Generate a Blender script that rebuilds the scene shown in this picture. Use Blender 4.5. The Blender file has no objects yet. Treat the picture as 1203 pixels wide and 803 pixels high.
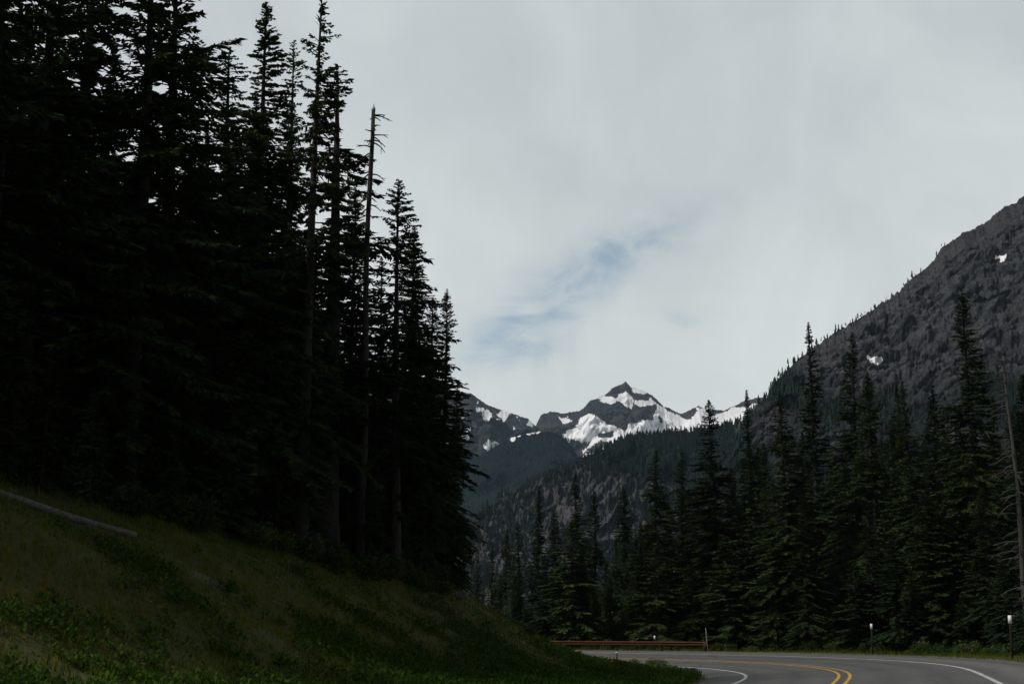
import bpy, math, random
import numpy as np
from mathutils import Vector

rng = np.random.default_rng(7)
random.seed(7)
R_ = math.radians
scene = bpy.context.scene
col = scene.collection

# ------------------------------------------------------------------ camera
FPX, W0, H0 = 1670.0, 1203.0, 803.0
CAM = np.array([0.0, 0.0, 1.6])
HORIZON = 748.0
PITCH = math.atan((HORIZON - H0 / 2) / FPX)
cp, sp = math.cos(PITCH), math.sin(PITCH)

def at(px, py, Y):
    """world point at depth Y (metres along +Y) seen in the direction of photo pixel px, py"""
    u = (np.asarray(px, float) - W0 / 2) / FPX
    v = (H0 / 2 - np.asarray(py, float)) / FPX
    dy = cp - v * sp
    dz = sp + v * cp
    k = Y / dy
    return np.stack(np.broadcast_arrays(u * k, dy * k, CAM[2] + dz * k), -1)

def project(P):
    d = P - CAM
    f = d[..., 1] * cp + d[..., 2] * sp
    v = -d[..., 1] * sp + d[..., 2] * cp
    return W0 / 2 + FPX * d[..., 0] / f, H0 / 2 - FPX * v / f

cam_d = bpy.data.cameras.new('camera')
cam = bpy.data.objects.new('camera', cam_d)
col.objects.link(cam)
cam.location = CAM
cam.rotation_euler = (math.pi / 2 + PITCH, 0, 0)
cam_d.sensor_width = 36
cam_d.lens = 36 * FPX / W0
cam_d.clip_start = 0.1
cam_d.clip_end = 40000
scene.camera = cam

# ------------------------------------------------------------------ helpers
def tag(o, label=None, cat=None, group=None, kind=None):
    if label: o['label'] = label
    if cat: o['category'] = cat
    if group: o['group'] = group
    if kind: o['kind'] = kind
    return o

def np_mesh(name, V, F3=None, F4=None, smooth=False):
    V = np.asarray(V, np.float32).reshape(-1, 3)
    parts, tot = [], []
    if F3 is not None and len(F3):
        F3 = np.asarray(F3, np.int32).reshape(-1, 3); parts.append(F3.ravel()); tot.append(np.full(len(F3), 3, np.int32))
    if F4 is not None and len(F4):
        F4 = np.asarray(F4, np.int32).reshape(-1, 4); parts.append(F4.ravel()); tot.append(np.full(len(F4), 4, np.int32))
    loops = np.concatenate(parts); tot = np.concatenate(tot)
    start = np.concatenate([[0], np.cumsum(tot)[:-1]]).astype(np.int32)
    me = bpy.data.meshes.new(name)
    me.vertices.add(len(V)); me.vertices.foreach_set('co', V.ravel())
    me.loops.add(len(loops)); me.loops.foreach_set('vertex_index', loops)
    me.polygons.add(len(tot)); me.polygons.foreach_set('loop_start', start); me.polygons.foreach_set('loop_total', tot)
    if smooth:
        me.polygons.foreach_set('use_smooth', np.ones(len(tot), bool))
    me.update(calc_edges=True)
    return me

def obj(name, me, mat=None, parent=None):
    o = bpy.data.objects.new(name, me)
    if mat is not None and len(me.materials) == 0: me.materials.append(mat)
    col.objects.link(o)
    if parent is not None: o.parent = parent
    return o

def empty(name, loc=(0, 0, 0), rz=0):
    o = bpy.data.objects.new(name, None); o.empty_display_size = .3
    col.objects.link(o); o.location = loc; o.rotation_euler = (0, 0, rz)
    return o

def attr(me, name, vals):
    a = me.attributes.new(name, 'FLOAT', 'POINT')
    a.data.foreach_set('value', np.asarray(vals, np.float32))

def copy_tree(o):
    c = o.copy(); col.objects.link(c)
    for ch in o.children:
        d = ch.copy(); col.objects.link(d); d.parent = c
    return c

class MB:
    """collects tubes, boxes and blobs into one mesh"""
    def __init__(s): s.V, s.F3, s.F4, s.n = [], [], [], 0
    def add(s, V, F3=None, F4=None):
        V = np.asarray(V, float).reshape(-1, 3)
        if F3 is not None and len(F3): s.F3.append(np.asarray(F3, int) + s.n)
        if F4 is not None and len(F4): s.F4.append(np.asarray(F4, int) + s.n)
        s.V.append(V); s.n += len(V)
    def tube(s, P, rad, n=8, cap=True, jit=0.0):
        P = np.asarray(P, float); rad = np.broadcast_to(rad, len(P)); k = len(P)
        T = np.gradient(P, axis=0); T /= np.linalg.norm(T, axis=1)[:, None] + 1e-9
        ref = np.array([0, 0, 1.0]) if abs(T[:, 2]).mean() < .8 else np.array([1.0, 0, 0])
        A = np.cross(T, ref); A /= np.linalg.norm(A, axis=1)[:, None] + 1e-9
        B = np.cross(T, A)
        th = np.arange(n) / n * 2 * math.pi
        r = rad[:, None] * (1 + jit * rng.normal(size=(k, n)))
        V = P[:, None] + r[..., None] * (np.cos(th)[None, :, None] * A[:, None] + np.sin(th)[None, :, None] * B[:, None])
        i, j = np.meshgrid(np.arange(k - 1), np.arange(n), indexing='ij')
        a = i * n + j; b = i * n + (j + 1) % n
        F4 = np.stack([a, b, b + n, a + n], -1).reshape(-1, 4)
        V = V.reshape(-1, 3)
        F3 = []
        if cap:
            V = np.vstack([V, P[0], P[-1]]); c0, c1 = k * n, k * n + 1
            for q in range(n):
                F3.append((c0, (q + 1) % n, q)); F3.append((c1, (k - 1) * n + q, (k - 1) * n + (q + 1) % n))
        s.add(V, F3, F4)
    def box(s, lo, hi):
        (x0, y0, z0), (x1, y1, z1) = lo, hi
        V = [(x0, y0, z0), (x1, y0, z0), (x1, y1, z0), (x0, y1, z0), (x0, y0, z1), (x1, y0, z1), (x1, y1, z1), (x0, y1, z1)]
        s.add(V, None, [(0, 3, 2, 1), (4, 5, 6, 7), (0, 1, 5, 4), (1, 2, 6, 5), (2, 3, 7, 6), (3, 0, 4, 7)])
    def mesh(s, name, smooth=False):
        return np_mesh(name, np.vstack(s.V), np.vstack(s.F3) if s.F3 else None, np.vstack(s.F4) if s.F4 else None, smooth)

# numpy gradient noise ------------------------------------------------------
_perm = np.random.default_rng(11).permutation(256)
_perm = np.concatenate([_perm, _perm, _perm])
_ang = np.random.default_rng(12).uniform(0, 2 * math.pi, 256)
_gx, _gy = np.cos(_ang), np.sin(_ang)
def noise2(x, y):
    xi = np.floor(x).astype(int); yi = np.floor(y).astype(int)
    xf, yf = x - xi, y - yi
    u = xf ** 3 * (xf * (xf * 6 - 15) + 10); v = yf ** 3 * (yf * (yf * 6 - 15) + 10)
    def g(ix, iy, fx, fy):
        h = _perm[_perm[ix & 255] + (iy & 255)]
        return _gx[h] * fx + _gy[h] * fy
    a = g(xi, yi, xf, yf); b = g(xi + 1, yi, xf - 1, yf); c = g(xi, yi + 1, xf, yf - 1); d = g(xi + 1, yi + 1, xf - 1, yf - 1)
    return 1.5 * ((a * (1 - u) + b * u) * (1 - v) + (c * (1 - u) + d * u) * v)
def fbm(x, y, o=5, g=.5, ridged=False):
    t, a, f, n = 0, 1, 1, 0
    for k in range(o):
        m = noise2(x * f + 17.3 * k, y * f - 9.1 * k)
        if ridged: m = 1 - 2 * np.abs(m)
        t = t + a * m; n += a; a *= g; f *= 2.03
    return t / n
def sstep(a, b, x):
    t = np.clip((x - a) / (b - a), 0, 1); return t * t * (3 - 2 * t)

# ------------------------------------------------------------------ materials
def mat(name):
    m = bpy.data.materials.new(name); m.use_nodes = True
    nt = m.node_tree; b = nt.nodes['Principled BSDF']
    b.inputs['Roughness'].default_value = .9
    b.inputs['Specular IOR Level'].default_value = .2
    return m, nt, b
def nd(nt, t, **kw):
    n = nt.nodes.new(t)
    for k, v in kw.items(): setattr(n, k, v)
    return n
def noise(nt, scale, detail=6, rough=.55, vec=None, dist=0.0):
    n = nd(nt, 'ShaderNodeTexNoise'); n.inputs['Scale'].default_value = scale
    n.inputs['Detail'].default_value = detail; n.inputs['Roughness'].default_value = rough; n.inputs['Distortion'].default_value = dist
    if vec is not None: nt.links.new(vec, n.inputs['Vector'])
    return n.outputs['Fac']
def ramp(nt, fac, stops):
    r = nd(nt, 'ShaderNodeValToRGB'); nt.links.new(fac, r.inputs['Fac'])
    e = r.color_ramp.elements
    while len(e) > 1: e.remove(e[-1])
    for i, (p, c) in enumerate(stops):
        q = e[0] if i == 0 else e.new(p)
        q.position = p; c = (c, c, c) if np.isscalar(c) else c; q.color = (*c, 1)
    return r.outputs['Color']
def mix(nt, fac, a, b, mode='MIX'):
    m = nd(nt, 'ShaderNodeMix', data_type='RGBA', blend_type=mode)
    for s, v in ((m.inputs['Factor'], fac), (m.inputs[6], a), (m.inputs[7], b)):
        if isinstance(v, bpy.types.NodeSocket): nt.links.new(v, s)
        elif isinstance(v, (tuple, list)): s.default_value = (*v, 1)
        else: s.default_value = v
    return m.outputs[2]
def coord(nt, kind='Object', scale=None):
    c = nd(nt, 'ShaderNodeTexCoord').outputs[kind]
    if scale is not None:
        m = nd(nt, 'ShaderNodeMapping'); m.inputs['Scale'].default_value = scale
        nt.links.new(c, m.inputs['Vector']); c = m.outputs['Vector']
    return c
def bump(nt, b, h, strength=.5, dist=.1):
    n = nd(nt, 'ShaderNodeBump'); n.inputs['Strength'].default_value = strength; n.inputs['Distance'].default_value = dist
    nt.links.new(h, n.inputs['Height']); nt.links.new(n.outputs['Normal'], b.inputs['Normal'])
def get_attr(nt, name):
    a = nd(nt, 'ShaderNodeAttribute'); a.attribute_name = name; return a.outputs['Fac']
def math_(nt, op, a, b=0.0, c=None):
    m = nd(nt, 'ShaderNodeMath', operation=op)
    for i, v in enumerate((a, b, c)):
        if v is None: continue
        if isinstance(v, bpy.types.NodeSocket): nt.links.new(v, m.inputs[i])
        else: m.inputs[i].default_value = v
    return m.outputs[0]

def foliage_mat(name, c0, c1, c2, trans=.15):
    """needle / leaf colour that differs from clump to clump and from plant to plant"""
    m, nt, b = mat(name)
    oi = nd(nt, 'ShaderNodeObjectInfo').outputs['Random']
    v = get_attr(nt, 'tint')
    c = ramp(nt, v, [(0, c0), (.5, c1), (1, c2)])
    k = math_(nt, 'MULTIPLY_ADD', oi, .75, .62)
    cc = nd(nt, 'ShaderNodeVectorMath', operation='SCALE'); nt.links.new(c, cc.inputs[0]); nt.links.new(k, cc.inputs['Scale'])
    d = nd(nt, 'ShaderNodeBsdfDiffuse'); t = nd(nt, 'ShaderNodeBsdfTranslucent')
    nt.links.new(cc.outputs[0], d.inputs['Color']); nt.links.new(cc.outputs[0], t.inputs['Color'])
    mx = nd(nt, 'ShaderNodeMixShader'); mx.inputs[0].default_value = trans
    nt.links.new(d.outputs[0], mx.inputs[1]); nt.links.new(t.outputs[0], mx.inputs[2])
    nt.links.new(mx.outputs[0], nt.nodes['Material Output'].inputs['Surface'])
    return m

M_needle = foliage_mat('needles', (.018, .034, .012), (.032, .054, .019), (.048, .068, .023))
M_needle_blue = foliage_mat('needles_bluish', (.018, .036, .018), (.029, .054, .026), (.043, .067, .031))
M_leaf = foliage_mat('shrub_leaves', (.028, .046, .014), (.050, .080, .024), (.080, .105, .034), .25)
M_grass = foliage_mat('grass_blades', (.030, .082, .006), (.076, .102, .008), (.140, .112, .020), .2)
M_cover = foliage_mat('leafy_cover', (.026, .060, .009), (.048, .094, .015), (.080, .125, .026), .25)

m, nt, b = mat('bark'); M_bark = m
c = coord(nt, 'Object', (6, 6, 1.2))
n = noise(nt, 2.0, 8, .65, c)
nt.links.new(ramp(nt, n, [(.3, (.018, .016, .014)), (.55, (.036, .033, .030)), (.75, (.070, .064, .058))]), b.inputs['Base Color'])
bump(nt, b, n, .8, .06)
m, nt, b = mat('dead_wood'); M_dead = m
c = coord(nt, 'Object', (5, 5, .8))
n = noise(nt, 2.5, 8, .65, c)
nt.links.new(ramp(nt, n, [(.3, (.035, .032, .030)), (.55, (.075, .071, .066)), (.75, (.135, .13, .12))]), b.inputs['Base Color'])
bump(nt, b, n, .7, .05)
m, nt, b = mat('log_wood'); M_log = m
c = coord(nt, 'Object', (3, 3, 9))
n = noise(nt, 2.2, 8, .65, c)
nt.links.new(ramp(nt, n, [(.3, (.045, .043, .041)), (.55, (.11, .106, .10)), (.75, (.19, .185, .178))]), b.inputs['Base Color'])
bump(nt, b, n, .7, .04)
m, nt, b = mat('bleached_wood'); M_bleach = m
c = coord(nt, 'Object', (4, 4, 4))
n = noise(nt, 3, 8, .65, c)
nt.links.new(ramp(nt, n, [(.3, (.14, .13, .115)), (.55, (.28, .265, .245)), (.75, (.42, .40, .37))]), b.inputs['Base Color'])
m, nt, b = mat('stone'); M_stone = m
n = noise(nt, 5, 8, .65, coord(nt))
nt.links.new(ramp(nt, n, [(.3, (.13, .125, .115)), (.6, (.25, .24, .22)), (.75, (.36, .345, .32))]), b.inputs['Base Color'])
bump(nt, b, n, .6, .05)

# asphalt: aggregate speckle, worn wheel tracks, patched tone, hairline cracks
m, nt, b = mat('asphalt'); M_road = m
c = coord(nt)
big = noise(nt, .22, 5, .6, c); fine = noise(nt, 26, 3, .8, c); mid = noise(nt, 2.2, 6, .7, c)
base = mix(nt, big, (.072, .072, .073), (.112, .111, .109))
base = mix(nt, 1.0, base, ramp(nt, fine, [(.30, .62), (.5, 1.0), (.72, 1.45)]), 'MULTIPLY')
base = mix(nt, 1.0, base, ramp(nt, mid, [(.3, .84), (.7, 1.14)]), 'MULTIPLY')
off = get_attr(nt, 'offset')
sh = math_(nt, 'SUBTRACT', math_(nt, 'ABSOLUTE', off), 5.0)
shn = math_(nt, 'ADD', sh, math_(nt, 'MULTIPLY', math_(nt, 'SUBTRACT', mid, .5), 1.2))
shf = ramp(nt, math_(nt, 'MULTIPLY_ADD', shn, .6, .5), [(.3, 0.0), (.9, 1.0)])
base = mix(nt, math_(nt, 'MULTIPLY', shf, .55), base, (.150, .145, .135))
wt = math_(nt, 'PINGPONG', math_(nt, 'ADD', off, .9), .9)          # wheel tracks polished darker
wtf = ramp(nt, math_(nt, 'DIVIDE', wt, .9), [(.0, .0), (.45, .16), (1, .46)])
base = mix(nt, wtf, base, (.045, .045, .047))
vor = nd(nt, 'ShaderNodeTexVoronoi', feature='DISTANCE_TO_EDGE'); vor.inputs['Scale'].default_value = .20
dv = nd(nt, 'ShaderNodeVectorMath', operation='MULTIPLY_ADD')
nz = nd(nt, 'ShaderNodeTexNoise'); nz.inputs['Scale'].default_value = .9; nt.links.new(c, nz.inputs['Vector'])
nt.links.new(nz.outputs['Color'], dv.inputs[0]); dv.inputs[1].default_value = (1.6, 1.6, 0); nt.links.new(c, dv.inputs[2])
nt.links.new(dv.outputs[0], vor.inputs['Vector'])
crack = ramp(nt, vor.outputs['Distance'], [(0.0, 1.0), (.006, .7), (.012, 0.0)])
base = mix(nt, math_(nt, 'MULTIPLY', crack, .6), base, (.028, .028, .028))
nt.links.new(base, b.inputs['Base Color']); b.inputs['Roughness'].default_value = .85
bump(nt, b, fine, .5, .01)

def paint(name, colr, wear):
    m, nt, b = mat(name)
    c = coord(nt); n = noise(nt, 9, 6, .75, c); n2 = noise(nt, 1.0, 4, .6, c)
    w = math_(nt, 'ADD', math_(nt, 'MULTIPLY', n, .6), math_(nt, 'MULTIPLY', n2, .4))
    f = ramp(nt, w, [(.40 - wear, 0.0), (.56 - wear, 1.0)])
    nt.links.new(mix(nt, f, (.075, .074, .072), colr), b.inputs['Base Color'])
    b.inputs['Roughness'].default_value = .7
    return m
M_white = paint('white_road_paint', (.46, .46, .44), .06)
M_yellow = paint('yellow_road_paint', (.50, .285, .030), .07)

m, nt, b = mat('soil'); M_soil = m
c = coord(nt); bare = get_attr(nt, 'bare'); wood = get_attr(nt, 'forest')
n = noise(nt, .7, 8, .65, c); n2 = noise(nt, 9, 6, .7, c)
cc = mix(nt, n, (.036, .048, .010), (.066, .058, .018))
cc = mix(nt, 1.0, cc, ramp(nt, n2, [(.3, .55), (.5, 1.0), (.7, 1.5)]), 'MULTIPLY')
cc = mix(nt, bare, cc, mix(nt, n2, (.085, .078, .066), (.150, .138, .118)))
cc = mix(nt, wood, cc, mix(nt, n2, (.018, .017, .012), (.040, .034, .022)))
nt.links.new(cc, b.inputs['Base Color']); bump(nt, b, n2, .8, .06)

m, nt, b = mat('rusted_steel'); M_rust = m
n = noise(nt, 7, 8, .7, coord(nt))
nt.links.new(ramp(nt, n, [(.3, (.026, .014, .009)), (.5, (.056, .025, .014)), (.7, (.095, .042, .022))]), b.inputs['Base Color'])
m, nt, b = mat('weathered_post'); M_post = m
n = noise(nt, 12, 6, .7, coord(nt, 'Object', (3, 3, .6)))
nt.links.new(ramp(nt, n, [(.3, (.012, .009, .008)), (.7, (.026, .020, .018))]), b.inputs['Base Color'])
m, nt, b = mat('black_plastic'); M_black = m
nt.links.new(mix(nt, noise(nt, 15, 4, .6, coord(nt)), (.012, .012, .012), (.028, .028, .027)), b.inputs['Base Color'])
b.inputs['Roughness'].default_value = .5
m, nt, b = mat('reflective_sheet'); M_refl = m
nt.links.new(mix(nt, noise(nt, 20, 4, .6, coord(nt)), (.80, .81, .82), (.90, .90, .90)), b.inputs['Base Color'])
b.inputs['Roughness'].default_value = .35

def rock_mat(name, dark, light, veg, warm, sc):
    m, nt, b = mat(name)
    c = coord(nt)
    n1 = noise(nt, sc * .012, 8, .68, c); n2 = noise(nt, sc * .06, 8, .7, c, .6); n3 = noise(nt, sc * .3, 6, .75, c)
    cc = mix(nt, ramp(nt, n2, [(.32, 0.0), (.68, 1.0)]), dark, light)
    cc = mix(nt, math_(nt, 'MULTIPLY', ramp(nt, n1, [(.45, 0.0), (.62, 1.0)]), .7), cc, warm)
    cc = mix(nt, 1.0, cc, ramp(nt, n3, [(.32, .38), (.5, 1.0), (.68, 1.9)]), 'MULTIPLY')
    vg = math_(nt, 'ADD', get_attr(nt, 'veg'), math_(nt, 'MULTIPLY', math_(nt, 'SUBTRACT', n3, .5), .9))
    cc = mix(nt, ramp(nt, vg, [(.42, 0.0), (.56, 1.0)]), cc, veg)
    sn = math_(nt, 'ADD', get_attr(nt, 'snow'), math_(nt, 'MULTIPLY', math_(nt, 'SUBTRACT', n3, .5), .7))
    sn = math_(nt, 'ADD', sn, math_(nt, 'MULTIPLY', math_(nt, 'SUBTRACT', n2, .5), .5))
    cc = mix(nt, ramp(nt, sn, [(.47, 0.0), (.53, 1.0)]), cc, (.92, .93, .95))
    nt.links.new(cc, b.inputs['Base Color']); b.inputs['Roughness'].default_value = 1
    b.inputs['Specular IOR Level'].default_value = .05
    bump(nt, b, mix(nt, .5, n2, n3), .9, 6 / sc)
    bn_ = [q for q in nt.nodes if q.bl_idname == 'ShaderNodeBump'][0]
    nt.links.new(ramp(nt, sn, [(.47, .9), (.53, .12)]), bn_.inputs['Strength'])
    return m

# ------------------------------------------------------------------ road course and terrain
def course():
    """straight, then an easing left-hand bend, then straight again; climbs gently"""
    ds = .5
    st = np.arange(-100, 560, ds)
    th = math.atan2(1, .262) + np.cumsum(sstep(51, 83, st) / 31.0) * ds
    th = np.minimum(th, R_(187))
    x = np.cumsum(np.cos(th)) * ds; y = np.cumsum(np.sin(th)) * ds
    k = np.argmin(np.abs(st)); x += -2 - x[k]; y -= y[k]
    return np.stack([x, y], -1)[::1]
CL = course()
CLT = np.gradient(CL, axis=0); CLT /= np.linalg.norm(CLT, axis=1)[:, None]
CLR = np.stack([CLT[:, 1], -CLT[:, 0]], -1)
CLS = np.concatenate([[0], np.cumsum(np.linalg.norm(np.diff(CL, axis=0), axis=1))])
CLB = .052 * sstep(0, 50, CL[:, 1])
CLZ = .006 * 8 * np.log1p(np.exp(np.clip((CL[:, 1] - 50) / 8, -30, 30)))

def road_coords(x, y):
    """signed offset from the centre line (right / outside of the bend is +) and bank there"""
    x = np.asarray(x, float).ravel(); y = np.asarray(y, float).ravel()
    s = np.empty(len(x)); bk = np.empty(len(x)); zc = np.empty(len(x))
    for i in range(0, len(x), 20000):
        q = np.stack([x[i:i + 20000], y[i:i + 20000]], -1)
        d2 = ((q[:, None] - CL[None]) ** 2).sum(-1)
        k = d2.argmin(1)
        rel = q - CL[k]
        along = (rel * CLT[k]).sum(1)
        lat = (rel * CLR[k]).sum(1)
        inner = (k > 0) & (k < len(CL) - 1)
        s[i:i + 20000] = np.where(inner & (np.abs(along) < 6), lat, np.sign(lat) * np.sqrt(d2[np.arange(len(k)), k]))
        bk[i:i + 20000] = CLB[k]; zc[i:i + 20000] = CLZ[k]
    return s, bk, zc
SL, SR = -5.6, 7.6        # pavement edges
PD = [0, 1, 3, 5, 7, 10, 13, 16, 30, 60, 150, 400, 1500, 9000]
PZ = [0, -.10, .10, .45, 1.0, 2.62, 4.55, 5.9, 11.5, 24, 62, 150, 330, 420]
def ground(x, y, rough=True):
    shp = np.shape(x)
    s, bk, zc = road_coords(x, y)
    x = np.asarray(x, float).ravel(); y = np.asarray(y, float).ravel()
    z = zc + bk * np.clip(s, SL, SR)
    d = np.maximum(SL - s, 0)
    # smoothed embankment profile
    z += sum(np.interp(d + k, PD, PZ) for k in (-.8, -.4, 0, .4, .8)) / 5 * sstep(0, 1.0, d)
    e = np.maximum(s - SR, 0)
    z -= .05 * np.maximum(e - 4, 0) * sstep(4, 10, e)
    z = np.where(s > 0, np.maximum(z, -9 + .0 * x), z)
    if rough:
        a = sstep(.3, 4, np.maximum(d, e - 1))
        z += a * (.26 * fbm(x * .22, y * .22, 4) + .16 * fbm(x * .9 + 5, y * .9, 4))
    z = np.where((d <= 0) & (e <= 0), z - .05, z - .05 * (1 - sstep(0, .5, np.maximum(d, e))))
    return z.reshape(shp)
def gz(x, y): return float(ground(np.array([x]), np.array([y]))[0])

def spaced(lo, hi, step, far_lo, far_hi):
    a = np.arange(lo, hi + 1e-6, step)
    out_hi, st = [hi], step
    while out_hi[-1] < far_hi: st *= 1.22; out_hi.append(out_hi[-1] + st)
    out_lo, st = [lo], step
    while out_lo[-1] > far_lo: st *= 1.22; out_lo.append(out_lo[-1] - st)
    return np.concatenate([out_lo[:0:-1], a, out_hi[1:]])
gx = spaced(-34, 40, .4, -6500, 6500); gy = spaced(8, 122, .4, -250, 7500)
GX, GY = np.meshgrid(gx, gy, indexing='ij')
GZ = ground(GX, GY)
GS = road_coords(GX, GY)[0]; GS = GS.reshape(GX.shape)
ny = len(gy)
i, j = np.meshgrid(np.arange(len(gx) - 1), np.arange(ny - 1), indexing='ij')
a = i * ny + j
me = np_mesh('ground', np.stack([GX, GY, GZ], -1), None, np.stack([a, a + ny, a + ny + 1, a + 1], -1).reshape(-1, 4), True)
dd = SL - GS
bare_n = fbm(GX * .16 + 3, GY * .16, 5)
def bareness(x, y, d):
    n = fbm(x * .16 + 3, y * .16, 5); n2 = fbm(x * .5, y * .5 + 40, 4)
    return np.clip(sstep(.30, .62, n + .35 * n2) + (1 - sstep(.1, .9, d + .5 * n2)), 0, 1)
bare = np.where(dd > -1, bareness(GX, GY, dd), (1 - sstep(SR + .6, SR + 2.8, GS + .6 * bare_n)))
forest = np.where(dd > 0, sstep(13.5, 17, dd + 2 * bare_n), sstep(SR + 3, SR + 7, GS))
attr(me, 'bare', bare.ravel()); attr(me, 'forest', forest.ravel())
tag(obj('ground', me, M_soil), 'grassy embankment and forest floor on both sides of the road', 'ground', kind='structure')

# road ribbon and markings
def ribbon(name, offs, z0, m, i0=0, i1=None, sub=1, dz=0.0):
    sl = slice(i0, i1)
    P, Rn, B, Zc = CL[sl], CLR[sl], CLB[sl], CLZ[sl]
    offs = np.asarray(offs, float)
    xy = P[:, None] + Rn[:, None] * offs[None, :, None]
    z = Zc[:, None] + B[:, None] * offs[None, :] + z0
    V = np.concatenate([xy, z[..., None]], -1)
    k = len(offs); n = len(P)
    ii, jj = np.meshgrid(np.arange(n - 1), np.arange(k - 1), indexing='ij')
    a = ii * k + jj
    me = np_mesh(name, V, None, np.stack([a, a + 1, a + k + 1, a + k], -1).reshape(-1, 4), True)
    attr(me, 'offset', np.broadcast_to(offs, (n, k)).ravel())
    return obj(name, me, m)
edge = [SL - .05, SL, *np.linspace(SL + .6, SR - .6, 22), SR, SR + .05]
r = ribbon('road', edge, 0.0, M_road)
co = np.empty(len(r.data.vertices) * 3, np.float32); r.data.vertices.foreach_get('co', co); co = co.reshape(-1, len(edge), 3)
co[:, 0, 2] -= .08; co[:, -1, 2] -= .08
wob = .14 * fbm(CLS * .35, CLS * 0 + 3.3, 4)
co[:, 0:2, :2] += (CLR * wob[:, None])[:, None]; co[:, -2:, :2] -= (CLR * wob[::-1][:, None])[:, None]
r.data.vertices.foreach_set('co', co.ravel()); r.data.update()
tag(r, 'grey asphalt mountain road bending left out of sight', 'road', kind='structure')
for nm, o0, o1, mm, lb in (('edge_line', -4.15, -4.0, M_white, 'white edge line along the inside of the bend'),
                       ('edge_line', 4.85, 5.02, M_white, 'white edge line along the outside of the bend'),
                       ('centre_line', -.22, -.09, M_yellow, 'left stripe of the double yellow centre line'),
                       ('centre_line', .09 + .13, .22 + .13, M_yellow, 'right stripe of the double yellow centre line')):
    tag(ribbon(nm, [o0, o1], .005, mm), lb, 'road marking', kind='structure')

# ------------------------------------------------------------------ mountains
def inpoly(px, py, poly):
    poly = np.asarray(poly, float); r = np.zeros(px.shape, bool); k = len(poly)
    for q in range(k):
        x0, y0 = poly[q]; x1, y1 = poly[(q + 1) % k]
        c = ((y0 > py) != (y1 > py)) & (px < (x1 - x0) * (py - y0) / (y1 - y0 + 1e-12) + x0)
        r ^= c
    return r

MTN = {}
def mountain(name, ridge, m, base_z, run, seed, amp, nscale, ncol=500, nrow=170, jit=1.2, power=.85, shift=0.0, back=.5, snowf=None, vegf=None, label='', rot=0.0, aniso=.55, crag=1.0, rough=.28, clampT=.16):
    """rock mountain: a ridge line at its true distance, a rugged face falling to the valley and a back slope"""
    ridge = np.asarray(ridge, float)
    px = np.linspace(ridge[0, 0], ridge[-1, 0], ncol)
    py = np.interp(px, ridge[:, 0], ridge[:, 1]); Y = np.interp(px, ridge[:, 0], ridge[:, 2])
    py = py + jit * (fbm(px * .07 + seed, px * 0 + seed, 5, .6, True) * .9 + .8 * fbm(px * .4, px * 0 + seed * 2, 3))
    Rg = at(px, py, Y)
    tf = np.linspace(0, 1, nrow) ** 1.25; tb = np.linspace(1, 0, 24)[:-1]
    h = Rg[:, 2] - base_z
    rows = []
    for sgn, tt in ((1, tb), (-1, tf)):
        t = tt[None, :]
        k = run if sgn < 0 else run * back
        X = Rg[:, 0:1] + (shift * run * t * h[:, None] / h.max() if sgn < 0 else 0 * t)
        Yy = Rg[:, 1:2] + sgn * k * t * (.35 + .65 * h[:, None] / h.max())
        Z = base_z + h[:, None] * (1 - t ** power)
        rows.append((X + 0 * t, Yy, Z, t + 0 * X))
    X, Yy, Z, T = (np.concatenate([rows[0][q], rows[1][q]], 1) for q in range(4))
    c, s_ = math.cos(rot), math.sin(rot)
    a, bq = (X * c + Yy * s_) / nscale + seed, (-X * s_ + Yy * c + Z * .9) / nscale
    w = .5 * fbm(a * .7, bq * .5 + seed, 3)
    n = fbm(a + w, bq * aniso + w, 8, .56, True) * crag + (1 - crag) * fbm(a * 1.3 + 40, bq * 1.3, 8, .62)
    n2 = fbm(a * 3.1, bq * 3.1 + seed, 6, .6)
    f = sstep(0, .10, T) * (1 - .6 * sstep(.8, 1, T))
    up_ = sstep(.0, clampT, T)
    dz = amp * f * (n - .25) + amp * rough * f * n2
    dz = np.where(dz > 0, dz * up_, dz); dz[:, :23] = np.minimum(dz[:, :23], 0)
    Z = np.minimum(Z + dz, np.where(np.arange(T.shape[1])[None] >= 23, 1.6 + (Rg[:, 2:3] - 1.6) * Yy / Rg[:, 1:2] * (1 - .12 * T), Rg[:, 2:3] - .02 * h[:, None] * T))
    Yy = Yy - amp * .8 * f * n2
    V = np.stack([X, Yy, Z], -1)
    nr = V.shape[1]
    ii, jj = np.meshgrid(np.arange(ncol - 1), np.arange(nr - 1), indexing='ij')
    q = ii * nr + jj
    me = np_mesh(name, V, None, np.stack([q, q + 1, q + nr + 1, q + nr], -1).reshape(-1, 4), True)
    ppx, ppy = project(V)
    sn = snowf(V, ppx, ppy, n, n2) if snowf else np.zeros(X.shape)
    vg = vegf(V, ppx, ppy, n, n2) if vegf else np.zeros(X.shape)
    attr(me, 'snow', sn.ravel()); attr(me, 'veg', vg.ravel())
    o = obj(name, me, m)
    tag(o, label, 'mountain', kind='structure')
    MTN[name + label[:6]] = (V, sn, vg, T, ppx, ppy)
    return V, sn, vg, T, ppx, ppy

M_rockE = rock_mat('near_rock', (.026, .029, .033), (.086, .089, .094), (.012, .018, .013), (.062, .058, .056), 1.3)
M_rockD = rock_mat('ridge_rock', (.040, .042, .045), (.108, .107, .108), (.016, .024, .017), (.080, .074, .070), 1.6)
M_rockC = rock_mat('dome_rock_hazed', (.014, .019, .024), (.028, .034, .038), (.009, .015, .018), (.022, .024, .026), .5)  # blue of distant haze is put into the dome's rock colours
M_rockB = rock_mat('peak_rock', (.022, .025, .032), (.076, .075, .076), (.03, .036, .032), (.080, .064, .054), .5)

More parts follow.
